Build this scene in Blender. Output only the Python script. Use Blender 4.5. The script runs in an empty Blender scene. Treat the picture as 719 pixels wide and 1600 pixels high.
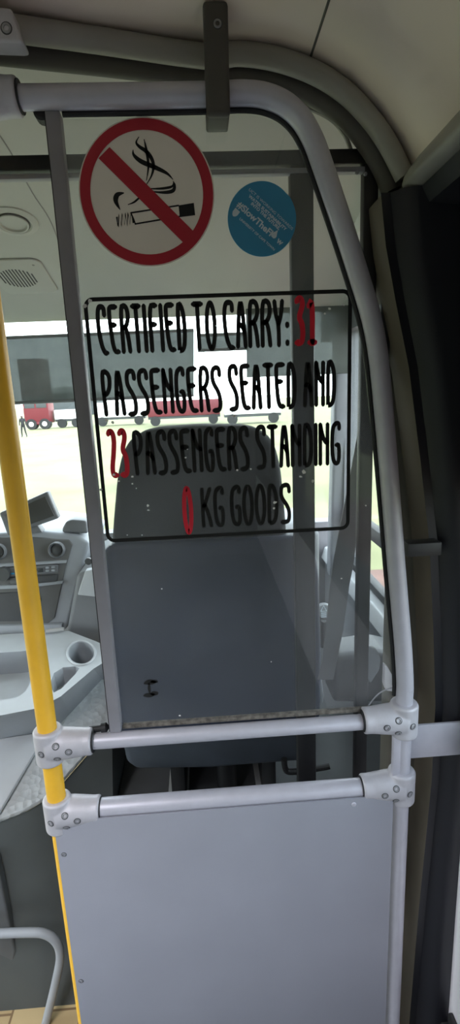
import bpy, bmesh, math, random
from mathutils import Vector, Matrix
random.seed(7)
SC = bpy.context.scene
COL = SC.collection
PI = math.pi

# ------------------------------------------------------------------ camera, world, light, exposure
F = 800.0
PITCH, ROLL, YAW = math.radians(12.7), math.radians(2.4), math.radians(2.7)
CAM = Vector((0, 0, 1.55))
FW = Vector((math.sin(YAW)*math.cos(PITCH), math.cos(YAW)*math.cos(PITCH), -math.sin(PITCH)))
_r0 = Vector((math.cos(YAW), -math.sin(YAW), 0)); _u0 = _r0.cross(FW)
RT = _r0*math.cos(ROLL) - _u0*math.sin(ROLL)
UP = _u0*math.cos(ROLL) + _r0*math.sin(ROLL)
cd = bpy.data.cameras.new('camera'); co = bpy.data.objects.new('camera', cd); COL.objects.link(co)
cd.sensor_fit = 'VERTICAL'; cd.sensor_height = 36.0; cd.sensor_width = 36.0; cd.lens = F/1600*36
cd.clip_start = 0.02; cd.clip_end = 600
co.matrix_world = Matrix(((RT.x, UP.x, -FW.x, CAM.x), (RT.y, UP.y, -FW.y, CAM.y), (RT.z, UP.z, -FW.z, CAM.z), (0, 0, 0, 1)))
SC.camera = co

w = bpy.data.worlds.new('overcast_sky'); SC.world = w; w.use_nodes = True
nt = w.node_tree; nt.nodes.clear()
wo = nt.nodes.new('ShaderNodeOutputWorld'); bg = nt.nodes.new('ShaderNodeBackground')
tc = nt.nodes.new('ShaderNodeTexCoord'); sp = nt.nodes.new('ShaderNodeSeparateXYZ'); cr = nt.nodes.new('ShaderNodeValToRGB')
cr.color_ramp.elements[0].position = 0.0; cr.color_ramp.elements[0].color = (0.93, 0.95, 1.0, 1)
cr.color_ramp.elements[1].position = 0.7; cr.color_ramp.elements[1].color = (0.80, 0.88, 1.0, 1)
nt.links.new(tc.outputs['Generated'], sp.inputs[0]); nt.links.new(sp.outputs['Z'], cr.inputs[0])
nt.links.new(cr.outputs[0], bg.inputs['Color']); nt.links.new(bg.outputs[0], wo.inputs[0])
bg.inputs['Strength'].default_value = 9.0
SC.view_settings.view_transform = 'Standard'; SC.view_settings.look = 'None'
SC.view_settings.gamma = 1; SC.view_settings.use_curve_mapping = False
SC.view_settings.exposure = 0.0
SC.cycles.use_denoising = True
SC.cycles.max_bounces = 10; SC.cycles.diffuse_bounces = 5; SC.cycles.transparent_max_bounces = 16
SC.cycles.sample_clamp_indirect = 8

def portal(name, c, sx, sy, d):
    """daylight portal in a window opening, facing into the bus"""
    l = bpy.data.lights.new(name, 'AREA'); l.shape = 'RECTANGLE'; l.size = sx; l.size_y = sy
    l.cycles.is_portal = True
    o = bpy.data.objects.new(name, l); COL.objects.link(o); o.location = c
    o.rotation_euler = Vector(d).to_track_quat('-Z', 'Y').to_euler()
    return o
_l = bpy.data.lights.new('added_saloon_light', 'AREA'); _l.shape = 'RECTANGLE'; _l.size = .25; _l.size_y = 1.1; _l.energy = 27; _l.spread = math.radians(125); _l.color = (.95, .95, 1.0)
_lo = bpy.data.objects.new('added_saloon_light', _l); COL.objects.link(_lo); _lo.location = (-.85, -.4, 2.062)      # unseen light added at ceiling height to brighten bars and panel from above
XR, XL, YB, ZC = 0.50, -1.62, -3.2, 2.072          # right wall, left wall, back wall, ceiling
XC = 0.58                                        # side wall of the driver's cab
portal('daylight_passenger_right', (XR+.04, -1.03, 1.14), 0.46, 3.9, (-1, 0, 0))
portal('daylight_passenger_left', (XL-.06, -1.2, .85), 0.6, 3.8, (1, 0, 0))
portal('daylight_front_door', (XL-.06, 1.45, .82), 1.06, 1.2, (1, 0, 0))
portal('daylight_windscreen', (-0.55, 2.45, 1.35), 2.1, 1.2, (0, -1, -.1))
portal('daylight_driver_window', (XC+.03, 1.55, 1.35), 0.9, 1.1, (-1, 0, 0))

# ------------------------------------------------------------------ measuring helpers
def ray(px, py): return FW + RT*((px-359.5)/F) - UP*((py-800)/F)
def W(px, py, Y): d = ray(px, py); return CAM + d*((Y-CAM.y)/d.y)
def Zp(px, py, z): d = ray(px, py); return CAM + d*((z-CAM.z)/d.z)
def Xp(px, py, x): d = ray(px, py); return CAM + d*((x-CAM.x)/d.x)
def PL(px, py, p0, n): d = ray(px, py); n = Vector(n); return CAM + d*((Vector(p0)-CAM).dot(n)/d.dot(n))

# ------------------------------------------------------------------ materials
M = {}
def mat(name, col, rough=.5, metal=0.0, var=.06, scale=18, bump=0.0, bscale=200, spec=.5):
    m = bpy.data.materials.new(name); m.use_nodes = True; n = m.node_tree; b = n.nodes['Principled BSDF']
    b.inputs['Roughness'].default_value = rough; b.inputs['Metallic'].default_value = metal
    b.inputs['Specular IOR Level'].default_value = spec
    t = n.nodes.new('ShaderNodeTexCoord'); nz = n.nodes.new('ShaderNodeTexNoise'); nz.inputs['Scale'].default_value = scale
    nz.inputs['Detail'].default_value = 4
    r = n.nodes.new('ShaderNodeValToRGB'); r.color_ramp.elements[0].position = .3; r.color_ramp.elements[1].position = .7
    r.color_ramp.elements[0].color = tuple(c*(1-var) for c in col)+(1,); r.color_ramp.elements[1].color = tuple(min(1, c*(1+var)) for c in col)+(1,)
    n.links.new(t.outputs['Object'], nz.inputs['Vector']); n.links.new(nz.outputs[0], r.inputs[0]); n.links.new(r.outputs[0], b.inputs['Base Color'])
    if bump:
        n2 = n.nodes.new('ShaderNodeTexNoise'); n2.inputs['Scale'].default_value = bscale
        bp = n.nodes.new('ShaderNodeBump'); bp.inputs['Strength'].default_value = bump; bp.inputs['Distance'].default_value = .002
        n.links.new(t.outputs['Object'], n2.inputs['Vector']); n.links.new(n2.outputs[0], bp.inputs['Height']); n.links.new(bp.outputs[0], b.inputs['Normal'])
    M[name] = m; return m
mat('rail_grey', (.52, .51, .58), .40, .25, .04, 40, .05, 500)
mat('clamp_grey', (.50, .485, .53), .48, .2, .05, 60, .12, 700)
mat('channel_grey', (.25, .242, .27), .45, 0, .06, 30)
mat('panel_grey', (.29, .295, .345), .55, 0, .04, 6, .1, 900)
mat('yellow_paint', (.85, .47, .035), .38, 0, .05, 25, .05, 300)
mat('black_rubber', (.012, .012, .014), .6)
mat('black_steel', (.012, .012, .013), .5, 0, .1, 40)
mat('screw_metal', (.30, .30, .32), .4, .6)
mat('screw_dark', (.04, .04, .045), .5)
mat('ceiling_beige', (.80, .68, .60), .75, 0, .03, 5, .1, 600)
mat('headliner_grey', (.55, .55, .485), .7, 0, .03, 5, .06, 500)
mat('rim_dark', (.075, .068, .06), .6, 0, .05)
mat('cove_grey', (.30, .285, .26), .5, 0, .04)
mat('wall_black', (.014, .014, .020), .6, 0, .1, 8)
mat('pillar_navy', (.013, .013, .018), .45, 0, .08, 8)
mat('pillar_brown', (.17, .155, .13), .6, 0, .06, 8)
mat('wall_light', (.84, .80, .84), .6, 0, .03, 6)
mat('ledge_dark', (.032, .032, .034), .5)
mat('seat_vinyl', (.030, .038, .064), .5, 0, .06, 10, .12, 900)
mat('seat_fabric', (.016, .017, .018), .8, 0, .06, 60, .06, 900)
mat('seat_blue', (.045, .055, .07), .6, 0, .1, 20, .2, 700)
mat('dash_light', (.36, .38, .41), .55, 0, .05, 12, .03, 600)
mat('dash_mid', (.17, .175, .185), .55, 0, .06, 12, .03, 600)
mat('dash_dark', (.07, .072, .075), .5, 0, .08, 12, .03, 600)
mat('console_grey', (.34, .36, .385), .6, 0, .05, 10, .1, 600)
mat('console_pale', (.52, .54, .56), .55, 0, .05, 10)
mat('console_dark', (.12, .13, .14), .6)
mat('screen_grey', (.075, .075, .072), .3)
mat('fascia_grey', (.14, .14, .136), .5, 0, .08, 12, .1, 600)
mat('chamfer_brown', (.125, .105, .085), .8, 0, .08, 8, spec=.15)
mat('screen_black', (.05, .055, .055), .25)
mat('silver', (.6, .6, .6), .35, .5)
mat('platform_dark', (.085, .095, .095), .65, 0, .15, 6)
mat('vinyl_black', (.005, .005, .005), .8)
mat('vinyl_red', (.72, .012, .035), .5)
mat('sign_white', (.82, .76, .68), .55, 0, .02)
mat('sign_red', (.42, .010, .028), .5, 0, .04)
mat('sticker_blue', (.035, .26, .46), .45, 0, .05)
mat('sticker_text', (.62, .72, .78), .5)
mat('residue', (.75, .75, .73), .8)
mat('grime', (.13, .115, .10), .9, 0, .5, 120)
mat('door_grey', (.20, .205, .225), .55, 0, .05)
mat('door_pale', (.55, .56, .58), .5)
mat('truck_red', (.13, .010, .017), .5)
mat('white_paint', (.75, .75, .74), .5)
mat('tyre', (.015, .015, .015), .8)
mat('truck_grey', (.05, .055, .06), .5)
mat('shirt_dark', (.014, .014, .017), .8)
mat('skin_brown', (.05, .028, .02), .6)
mat('building_grey', (.055, .062, .066), .8, 0, .1, .5)
mat('brick_red', (.13, .066, .050), .85, 0, .25, 3)

def glass(name, tint, gloss=.06, haze=0.0, rough=.02, hazecol=(.86, .88, .95)):
    m = bpy.data.materials.new(name); m.use_nodes = True; n = m.node_tree; n.nodes.clear()
    out = n.nodes.new('ShaderNodeOutputMaterial'); tr = n.nodes.new('ShaderNodeBsdfTransparent'); tr.inputs[0].default_value = tint+(1,)
    gl = n.nodes.new('ShaderNodeBsdfGlossy'); gl.inputs['Roughness'].default_value = rough
    fr = n.nodes.new('ShaderNodeLayerWeight'); pw = n.nodes.new('ShaderNodeMath'); pw.operation = 'POWER'; pw.inputs[1].default_value = 4; n.links.new(fr.outputs['Facing'], pw.inputs[0])
    ml = n.nodes.new('ShaderNodeMath'); ml.operation = 'MULTIPLY_ADD'; ml.inputs[1].default_value = gloss*7; ml.inputs[2].default_value = gloss*.6; n.links.new(pw.outputs[0], ml.inputs[0])
    mx = n.nodes.new('ShaderNodeMixShader'); n.links.new(ml.outputs[0], mx.inputs[0]); n.links.new(tr.outputs[0], mx.inputs[1]); n.links.new(gl.outputs[0], mx.inputs[2])
    last = mx
    if haze:
        tl = n.nodes.new('ShaderNodeBsdfTranslucent'); tl.inputs[0].default_value = hazecol+(1,)
        df = n.nodes.new('ShaderNodeBsdfDiffuse'); df.inputs[0].default_value = hazecol+(1,)
        md = n.nodes.new('ShaderNodeMixShader'); md.inputs[0].default_value = .5
        n.links.new(tl.outputs[0], md.inputs[1]); n.links.new(df.outputs[0], md.inputs[2])
        t = n.nodes.new('ShaderNodeTexCoord'); nz = n.nodes.new('ShaderNodeTexNoise'); nz.inputs['Scale'].default_value = 5; nz.inputs['Detail'].default_value = 6
        n.links.new(t.outputs['Object'], nz.inputs['Vector'])
        mr = n.nodes.new('ShaderNodeMapRange'); mr.inputs[1].default_value = .3; mr.inputs[2].default_value = .75
        mr.inputs[3].default_value = haze*.6; mr.inputs[4].default_value = haze*1.5; n.links.new(nz.outputs[0], mr.inputs[0])
        m2 = n.nodes.new('ShaderNodeMixShader'); n.links.new(mr.outputs[0], m2.inputs[0]); n.links.new(mx.outputs[0], m2.inputs[1]); n.links.new(md.outputs[0], m2.inputs[2])
        last = m2
    n.links.new(last.outputs[0], out.inputs[0]); M[name] = m; return m
glass('perspex', (.95, .96, .96), .05, .038)
glass('window_glass', (.90, .94, .92), .05)
glass('side_glass', (.62, .66, .66), .05)
glass('blind_film', (.155, .165, .165), .02, .15, .3, (.70, .74, .70))

def wood():
    m = mat('floor_wood', (.50, .36, .20), .6); n = m.node_tree; b = n.nodes['Principled BSDF']
    t = n.nodes.new('ShaderNodeTexCoord'); br = n.nodes.new('ShaderNodeTexBrick')
    br.inputs['Color1'].default_value = (.56, .42, .22, 1); br.inputs['Color2'].default_value = (.46, .33, .17, 1); br.inputs['Mortar'].default_value = (.22, .14, .07, 1)
    br.inputs['Scale'].default_value = 1; br.inputs['Brick Width'].default_value = .9; br.inputs['Row Height'].default_value = .09; br.inputs['Mortar Size'].default_value = .003
    mp = n.nodes.new('ShaderNodeMapping'); mp.inputs['Rotation'].default_value = (0, 0, PI/2)
    n.links.new(t.outputs['Object'], mp.inputs[0]); n.links.new(mp.outputs[0], br.inputs[0]); n.links.new(br.outputs[0], b.inputs['Base Color'])
wood()
def chequer():
    m = mat('chequer_plate', (.48, .50, .51), .5); n = m.node_tree; b = n.nodes['Principled BSDF']
    t = n.nodes.new('ShaderNodeTexCoord'); v = n.nodes.new('ShaderNodeTexVoronoi'); v.inputs['Scale'].default_value = 60
    bp = n.nodes.new('ShaderNodeBump'); bp.inputs['Strength'].default_value = .8; bp.inputs['Distance'].default_value = .006
    n.links.new(t.outputs['Object'], v.inputs['Vector']); n.links.new(v.outputs['Distance'], bp.inputs['Height']); n.links.new(bp.outputs[0], b.inputs['Normal'])
chequer()
def grass():
    m = mat('grass', (.165, .165, .075), .95, 0, .25, .35); return m
grass()

# ------------------------------------------------------------------ mesh builder
def _abs(o):
    v = Vector((0, 0, 0))
    while o: v = v + o.location; o = o.parent
    return v
class MB:
    def __init__(s): s.bm = bmesh.new(); s.mats = []; s.cur = 0
    def use(s, m):
        if m not in s.mats: s.mats.append(m)
        s.cur = s.mats.index(m); return s
    def face(s, vs):
        try: f = s.bm.faces.new(vs); f.material_index = s.cur; return f
        except ValueError: return None
    def box(s, a, b, bev=0, seg=2):
        x0, x1 = sorted((a[0], b[0])); y0, y1 = sorted((a[1], b[1])); z0, z1 = sorted((a[2], b[2]))
        return s.prism([(x0, y0, z0), (x1, y0, z0), (x1, y0, z1), (x0, y0, z1)], (0, y1-y0, 0), bev, seg)
    def prism(s, pts, d, bev=0, seg=2):
        d = Vector(d); A = [s.bm.verts.new(p) for p in pts]; B = [s.bm.verts.new(Vector(p)+d) for p in pts]; n = len(A)
        fs = [s.face(A), s.face(B[::-1])]
        for i in range(n): fs.append(s.face((A[i], B[i], B[(i+1) % n], A[(i+1) % n])))
        fs = [f for f in fs if f]; bmesh.ops.recalc_face_normals(s.bm, faces=fs)
        if bev:
            es = list({e for f in fs for e in f.edges})
            r = bmesh.ops.bevel(s.bm, geom=es, offset=bev, segments=seg, profile=.5, affect='EDGES', clamp_overlap=True)
            for f in r['faces']: f.material_index = s.cur
        return s
    def tube(s, pts, r, n=20, caps=True, scale=None):
        P = [Vector(p) for p in pts]; rs = r if isinstance(r, (list, tuple)) else [r]*len(P)
        T = []
        for i in range(len(P)):
            T.append((P[min(i+1, len(P)-1)]-P[max(i-1, 0)]).normalized())
        a = Vector((0, 1, 0)) if abs(T[0].y) < .9 else Vector((0, 0, 1))
        rings = []
        for i, p in enumerate(P):
            u = (a - T[i]*a.dot(T[i])).normalized(); v = T[i].cross(u); a = u
            rings.append([s.bm.verts.new(p+(u*math.cos(t)+v*math.sin(t))*rs[i]) for t in (2*PI*k/n for k in range(n))])
        for i in range(len(P)-1):
            for k in range(n): s.face((rings[i][k], rings[i][(k+1) % n], rings[i+1][(k+1) % n], rings[i+1][k]))
        if caps: s.face(rings[0][::-1]); s.face(rings[-1])
        return s
    def grid(s, rows):
        V = [[s.bm.verts.new(p) for p in r] for r in rows]
        for i in range(len(V)-1):
            for j in range(len(V[0])-1): s.face((V[i][j], V[i][j+1], V[i+1][j+1], V[i+1][j]))
        return s
    def lathe(s, c, ax, prof, n=32, cap=True):
        """prof: list of (radius, height along ax)"""
        c = Vector(c); ax = Vector(ax).normalized(); u = ax.orthogonal().normalized(); v = ax.cross(u); rings = []
        for r, h in prof:
            rings.append([s.bm.verts.new(c+ax*h+(u*math.cos(2*PI*k/n)+v*math.sin(2*PI*k/n))*max(r, 1e-5)) for k in range(n)])
        for i in range(len(rings)-1):
            for k in range(n): s.face((rings[i][k], rings[i][(k+1) % n], rings[i+1][(k+1) % n], rings[i+1][k]))
        if cap: s.face(rings[0][::-1]); s.face(rings[-1])
        return s
    def ribbon(s, pts, wd, to3, cap=True):
        """flat stroke of width wd along 2-D pts, mapped into 3-D by to3"""
        P = [Vector((p[0], p[1])) for p in pts]; ws = wd if isinstance(wd, (list, tuple)) else [wd]*len(P)
        L, R = [], []
        for i, p in enumerate(P):
            t = (P[min(i+1, len(P)-1)]-P[max(i-1, 0)])
            t = t.normalized() if t.length > 1e-9 else Vector((1, 0)); nn = Vector((-t.y, t.x))*ws[i]*.5
            L.append(s.bm.verts.new(to3(*(p+nn)))); R.append(s.bm.verts.new(to3(*(p-nn))))
        for i in range(len(P)-1): s.face((L[i], R[i], R[i+1], L[i+1]))
        if cap:
            for p, q, wv in ((P[0], P[1], ws[0]), (P[-1], P[-2], ws[-1])):
                t = (p-q).normalized(); nn = Vector((-t.y, t.x)); k = []
                for j in range(7):
                    a = PI*j/6; k.append(s.bm.verts.new(to3(*(p+(nn*math.cos(a)+t*math.sin(a))*wv*.5*.75))))
                s.face(k)
        return s
    def poly(s, pts, to3): s.face([s.bm.verts.new(to3(*p)) for p in pts]); return s
    def build(s, name, m=None, parent=None, smooth=35, origin=None):
        if m and not s.mats: s.mats = [m]
        me = bpy.data.meshes.new(name); s.bm.normal_update()
        if parent is not None: off = _abs(parent)
        elif origin is not None: off = Vector(origin)
        else:
            vs = [v.co for v in s.bm.verts]
            off = Vector(((min(v.x for v in vs)+max(v.x for v in vs))/2, (min(v.y for v in vs)+max(v.y for v in vs))/2, min(v.z for v in vs)))
        bmesh.ops.translate(s.bm, verts=s.bm.verts, vec=-off)
        s.bm.to_mesh(me); s.bm.free()
        for k in s.mats: me.materials.append(M[k])
        for p in me.polygons: p.use_smooth = True
        me.set_sharp_from_angle(angle=math.radians(smooth))
        o = bpy.data.objects.new(name, me); COL.objects.link(o)
        if parent is not None: o.parent = parent
        else: o.location = off
        return o
def tag(o, label=None, cat=None, group=None, kind=None):
    if label: o['label'] = label
    if cat: o['category'] = cat
    if group: o['group'] = group
    if kind: o['kind'] = kind
    return o
def thing(name, loc, label, cat, group=None, kind=None):
    o = bpy.data.objects.new(name, None); o.empty_display_size = .05; COL.objects.link(o); o.location = loc
    return tag(o, label, cat, group, kind)
def struct(o, label=None, cat=None): return tag(o, label, cat, None, 'structure')
def cat_rom(P, k=8):
    P = [Vector(p) for p in P]; out = []
    for i in range(len(P)-1):
        a, b, c, d = P[max(i-1, 0)], P[i], P[i+1], P[min(i+2, len(P)-1)]
        for j in range(k):
            t = j/k; out.append(.5*((2*b)+(c-a)*t+(2*a-5*b+4*c-d)*t*t+(3*b-a-3*c+d)*t**3))
    out.append(P[-1]); return out
def chaikin(P, it=2):
    P = [tuple(p) for p in P]
    for _ in range(it):
        q = [P[0]]
        for a, b in zip(P, P[1:]):
            q.append((a[0]*.75+b[0]*.25, a[1]*.75+b[1]*.25)); q.append((a[0]*.25+b[0]*.75, a[1]*.25+b[1]*.75))
        q.append(P[-1]); P = q
    return P
def remeshed(o, vox, sm=6):
    """fuse overlapping shells of a casting into one smooth skin"""
    m = o.modifiers.new('r', 'REMESH'); m.mode = 'VOXEL'; m.voxel_size = vox
    m2 = o.modifiers.new('s', 'SMOOTH'); m2.iterations = sm; m2.factor = .5
    dg = bpy.context.evaluated_depsgraph_get(); me = bpy.data.meshes.new_from_object(o.evaluated_get(dg))
    mats = [k for k in o.data.materials]; o.modifiers.clear(); old = o.data; o.data = me; bpy.data.meshes.remove(old)
    me.materials.clear()
    for k in mats: me.materials.append(k)
    for p in me.polygons: p.use_smooth = True
    return o
def text_mesh(name, body, size, m, origin, ex, ez, parent, align='LEFT', sx=1.0, bold=0.0):
    c = bpy.data.curves.new(name, 'FONT'); c.body = body; c.size = size; c.align_x = align; c.offset = bold; c.extrude = 0; c.resolution_u = 3
    t = bpy.data.objects.new(name, c); COL.objects.link(t)
    dg = bpy.context.evaluated_depsgraph_get(); me = bpy.data.meshes.new_from_object(t.evaluated_get(dg))
    bpy.data.objects.remove(t); bpy.data.curves.remove(c)
    off = _abs(parent); ex, ez, origin = Vector(ex), Vector(ez), Vector(origin)
    for v in me.vertices: v.co = origin + ex*v.co.x*sx + ez*v.co.y - off
    me.materials.clear(); me.materials.append(M[m])
    o = bpy.data.objects.new(name, me); COL.objects.link(o); o.parent = parent
    return o
def onto(Y): return lambda x, z: (x, Y, z)

# ================================================================== THE SETTING
PY = 0.85                                        # plane of the partition
# floor
b = MB().use('floor_wood'); b.box((XL-.1, .87, -.06), (.75, 2.6, 0)); b.use('platform_dark'); b.box((XL-.1, YB, -.06), (.75, .87, 0)); struct(b.build('floor'), 'bus floor, pale wood planks beyond the partition', 'floor')  # saloon half, out of view, made dark to cut bounce onto the top rail
# ceiling: flat field and curved side coving above the right wall
prof = [(XL-.1, ZC), (-.6, ZC), (-.2, ZC), (.1, ZC), (.15, ZC-.003), (.205, ZC-.016), (.262, ZC-.042), (.31, ZC-.080), (.345, ZC-.122), (.368, ZC-.160), (.40, ZC-.23)]
b = MB()
def cedge(x): return .868+.057*min(1, max(0, (x+.2)/.27))+.036*min(1, max(0, (x-.2)/.1))
prof = prof[:3]+[(-.15+.05*i, ZC) for i in range(5)]+prof[3:]
for up in (0, .04): b.grid([[(x, y, z+up) for x, z in prof] for y in (YB, -1, .3, .7)]+[[(x, cedge(x), z+up) for x, z in prof]])
ce = struct(b.build('ceiling', 'ceiling_beige'), 'beige moulded ceiling panels above the partition', 'ceiling')
b = MB().use('rim_dark'); b.tube([(.198, YB+.1, ZC-.0135), (.198, .93, ZC-.0135)], .0022, 6); b.build('panel_seam', 'rim_dark', ce)
# headliner sloping down to the windscreen
HP0 = Vector((0, .99, 2.125)); HD = Vector((0, 1.06, -.275)); HN = Vector((0, -.275, -1.06)).normalized()
def HLp(px, py): return PL(px, py, HP0, HN)
b = MB(); rows = []
for t in (0, .1, .3, .6, .9, .985, 1.0, 1.0, .98):
    rows.append([(x, HP0.y+HD.y*t, HP0.z+HD.z*t) for x in (XL-.1, -.8, 0, .5, .72)])
rows[-2] = [(p[0], p[1]+.012, p[2]+.002) for p in rows[-2]]; rows[-1] = [(p[0], p[1]+.06, p[2]+.06) for p in rows[-1]]
b.grid(rows)
hl = struct(b.build('headliner', 'headliner_grey'), 'pale grey headliner sloping from the bulkhead down to the windscreen', 'ceiling')
b = MB(); b.tube(cat_rom([HLp(-10, 198)-Vector((0, 0, .0005)), HLp(18, 240), HLp(50, 300), HLp(82, 352), HLp(105, 420)], 6), .0016, 6); b.build('seam', 'cove_grey', hl)
# outer roof shell so that no sky leaks in between
b = MB(); b.box((XL-.1, YB, 2.2), (.75, 2.12, 2.24)); b.box((XL-.1, 2.1, 1.93), (.75, 2.14, 2.2)); b.box((.44, YB, 1.96), (.75, 2.12, 2.2)); struct(b.build('roof', 'white_paint'), 'roof shell of the bus above the ceiling panels', 'roof')
# bulkhead rim between saloon ceiling and headliner (lip following the ceiling outline, its dark colour standing for shade)
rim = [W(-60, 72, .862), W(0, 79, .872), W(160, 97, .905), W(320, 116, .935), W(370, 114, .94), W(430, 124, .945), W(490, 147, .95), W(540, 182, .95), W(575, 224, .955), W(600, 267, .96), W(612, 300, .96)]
b = MB(); b.tube(cat_rom(rim, 6), .0175, 16); struct(b.build('trim_1', 'rim_dark'), 'rounded bulkhead rim coloured dark as a shaded gap, curving below the ceiling rail', 'trim')
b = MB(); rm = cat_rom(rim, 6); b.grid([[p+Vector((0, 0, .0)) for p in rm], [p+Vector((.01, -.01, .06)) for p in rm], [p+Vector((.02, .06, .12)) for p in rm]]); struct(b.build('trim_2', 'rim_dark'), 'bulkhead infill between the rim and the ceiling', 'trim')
rim2 = [W(300, 150, 1.02), W(400, 152, 1.02), W(470, 165, 1.02), W(515, 185, 1.02), W(538, 210, 1.02), W(549, 236, 1.02)]
b = MB(); b.tube(cat_rom(rim2, 6), .004, 8); struct(b.build('trim_3', 'cove_grey'), 'thin curved edge moulding above the black cab frame', 'trim')

# right wall of the saloon with its window band
WZ0, WZ1, WY1 = .92, 1.36, .84
b = MB()
b.use('wall_black'); b.box((XR, YB, WZ1), (XR+.08, .93, 2.1)); b.box((XR, YB, .80), (XR+.08, .93, WZ0)); b.box((XR, WY1, WZ0), (XR+.08, .93, WZ1))
b.use('wall_light'); b.box((XR, YB, .12), (XR+.08, .93, .80))
b.use('ledge_dark'); b.box((XR-.0, YB, 0), (XR+.08, .93, .12))
b.use('wall_black'); b.box((XR, YB, WZ0), (XR+.08, -2.9, WZ1)); b.box((XR, -1.25, WZ0), (XR+.08, -1.17, WZ1))
struct(b.build('wall_right'), 'dark side wall with pale lower panel at the right edge', 'wall')
b = MB(); b.box((XR+.03, -1.17, WZ0), (XR+.036, WY1, WZ1)); b.box((XR+.03, -2.9, WZ0), (XR+.036, -1.25, WZ1)); wn = struct(b.build('window_2', 'side_glass'), 'passenger side window at the right edge', 'window')
b = MB(); b.tube([(XR-.002, WY1-.01, WZ0), (XR-.002, WY1-.002, WZ0+.1), (XR-.002, WY1-.002, WZ1-.1), (XR-.002, WY1-.02, WZ1-.02), (XR-.002, WY1-.1, WZ1)], .009, 10); b.build('rubber_seal', 'black_rubber', wn)
b = MB(); b.box((XR-.03, YB, .10), (XR, .86, .14), .006); b.box((XR-.012, YB, .14), (XR, .86, .165), .004); struct(b.build('baseboard_right', 'ledge_dark'), 'dark ledge along the foot of the pale side panel', 'trim')
# left wall
b = MB(); b.use('dash_mid')
b.box((XL-.08, YB, 0), (XL, .7, .55)); b.box((XL-.08, YB, 1.15), (XL, .7, 2.2)); b.box((XL-.08, .7, 1.35), (XL, 2.6, 2.2)); b.box((XL-.08, .66, .9), (XL, .82, 1.8)); b.box((XL-.08, YB, .9), (XL, -3.0, 1.8)); b.box((XL-.08, 2.02, 0), (XL, 2.6, 1.8)); b.box((XL-.08, .7, 0), (XL, 2.1, .3))
struct(b.build('wall_left'), 'left wall of the bus beyond the frame', 'wall')
b = MB(); b.box((XL-.045, -3.0, .55), (XL-.04, .66, 1.15)); struct(b.build('window_3', 'side_glass'), 'left saloon windows outside the frame', 'window')
b = MB(); b.box((XL-.045, .82, .3), (XL-.04, 2.02, 1.35)); struct(b.build('door_1', 'window_glass'), 'glazed front door outside the frame', 'door')
b = MB(); b.box((XL-.08, YB-.06, 0), (.75, YB, 2.2)); struct(b.build('wall_back', 'dash_mid'), 'rear wall of the bus behind the viewer', 'wall')

# front wall below the windscreen and the windscreen
b = MB(); b.box((XL-.1, 2.42, -.06), (.75, 2.5, .93)); b.box((XL-.1, 2.36, .93), (XL+.05, 2.44, 1.95)); struct(b.build('wall_front', 'dash_mid'), 'front wall below the windscreen', 'wall')
b = MB(); b.prism([(XL+.05, 2.44, .93), (.60, 2.44, .93), (.60, 2.10, 1.96), (XL+.05, 2.10, 1.96)], (0, .006, .002)); struct(b.build('window_1', 'window_glass'), 'windscreen beyond the driver seat and dashboard', 'window')

# cab side wall with driver's window
CW0, CW1, CY0, CY1 = .83, 1.78, 1.08, 2.08
b = MB(); b.use('door_grey')
b.box((XC, .93, 0), (XC+.07, 2.5, .79)); b.box((XC, .93, CW1), (XC+.07, 2.5, 2.2)); b.box((XC, .93, .78), (XC+.07, CY0, CW1)); b.box((XC, CY1, .78), (XC+.07, 2.16, CW1))
b.use('door_pale'); b.prism([(XC-.03, .93, .76), (XC+.07, .93, .77), (XC+.07, .93, CW0), (XC-.012, .93, .815)], (0, 1.45, 0), .006)
struct(b.build('wall_cab_right'), 'grey side wall of the cab below the driver window', 'wall')
b = MB(); b.box((XC+.03, CY0, CW0), (XC+.035, CY1, CW1)); w4 = struct(b.build('window_4', 'window_glass'), 'driver side window seen right of the black frame post', 'window')
b = MB(); b.box((XC+.01, CY0, 1.02), (XC+.045, CY1, 1.07), .004); b.box((XC+.01, CY0, CW0), (XC+.045, CY1, CW0+.03), .004); b.box((XC+.01, CY0, CW0), (XC+.045, CY0+.03, CW1), .004); b.build('window_frame', 'black_rubber', w4)
# A-pillar between windscreen and driver window
AY = 2.06
b = MB(); b.prism([(.53, 2.12, .75), (.60, 2.12, .75), (.60, 2.04, 2.0), (.54, 2.04, 2.0)], (0, .07, 0), .012, 3); struct(b.build('trim_4', 'door_grey'), 'grey pillar between windscreen and driver window', 'trim')

# pillars at the right end of the partition
b = MB(); b.prism([(.385, 1.0, 0), (.60, 1.0, 0), (.60, 1.0, 1.95), (.345, 1.0, 1.93), (.36, 1.0, 1.5), (.385, 1.0, 1.2)], (0, .06, 0), .012, 3); struct(b.build('trim_5', 'pillar_brown'), 'brown grey cab pillar showing between bent rail and dark pillar', 'trim')
edge = [(596, 302), (604, 385), (619, 470), (640, 575), (658, 720), (672, 850), (678, 990), (681, 1100), (675, 1220), (655, 1420), (640, 1600), (632, 1720)]
PYF = .90
pts = [W(x, y, PYF) for x, y in edge]
poly = [Vector((p.x, PYF, p.z)) for p in pts]
b = MB().use('chamfer_brown'); b.prism(poly+[Vector((XR+.05, PYF, poly[-1].z)), Vector((XR+.05, PYF, poly[0].z))], (0, .09, 0), .004, 2)
inner = [Vector((p.x+.030, PYF-.022, p.z)) for p in poly]; mid = [Vector((p.x+.014, PYF-.002, p.z)) for p in poly]; out = [Vector((XR+.01, PYF-.022, p.z)) for p in poly]; bk = [Vector((XR+.01, PYF+.01, p.z)) for p in poly]
b.use('pillar_navy'); b.grid([[q-Vector((.002, .003, 0)) for q in poly], mid, inner, [q+Vector((.02, -.006, 0)) for q in inner], out, bk])
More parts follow.
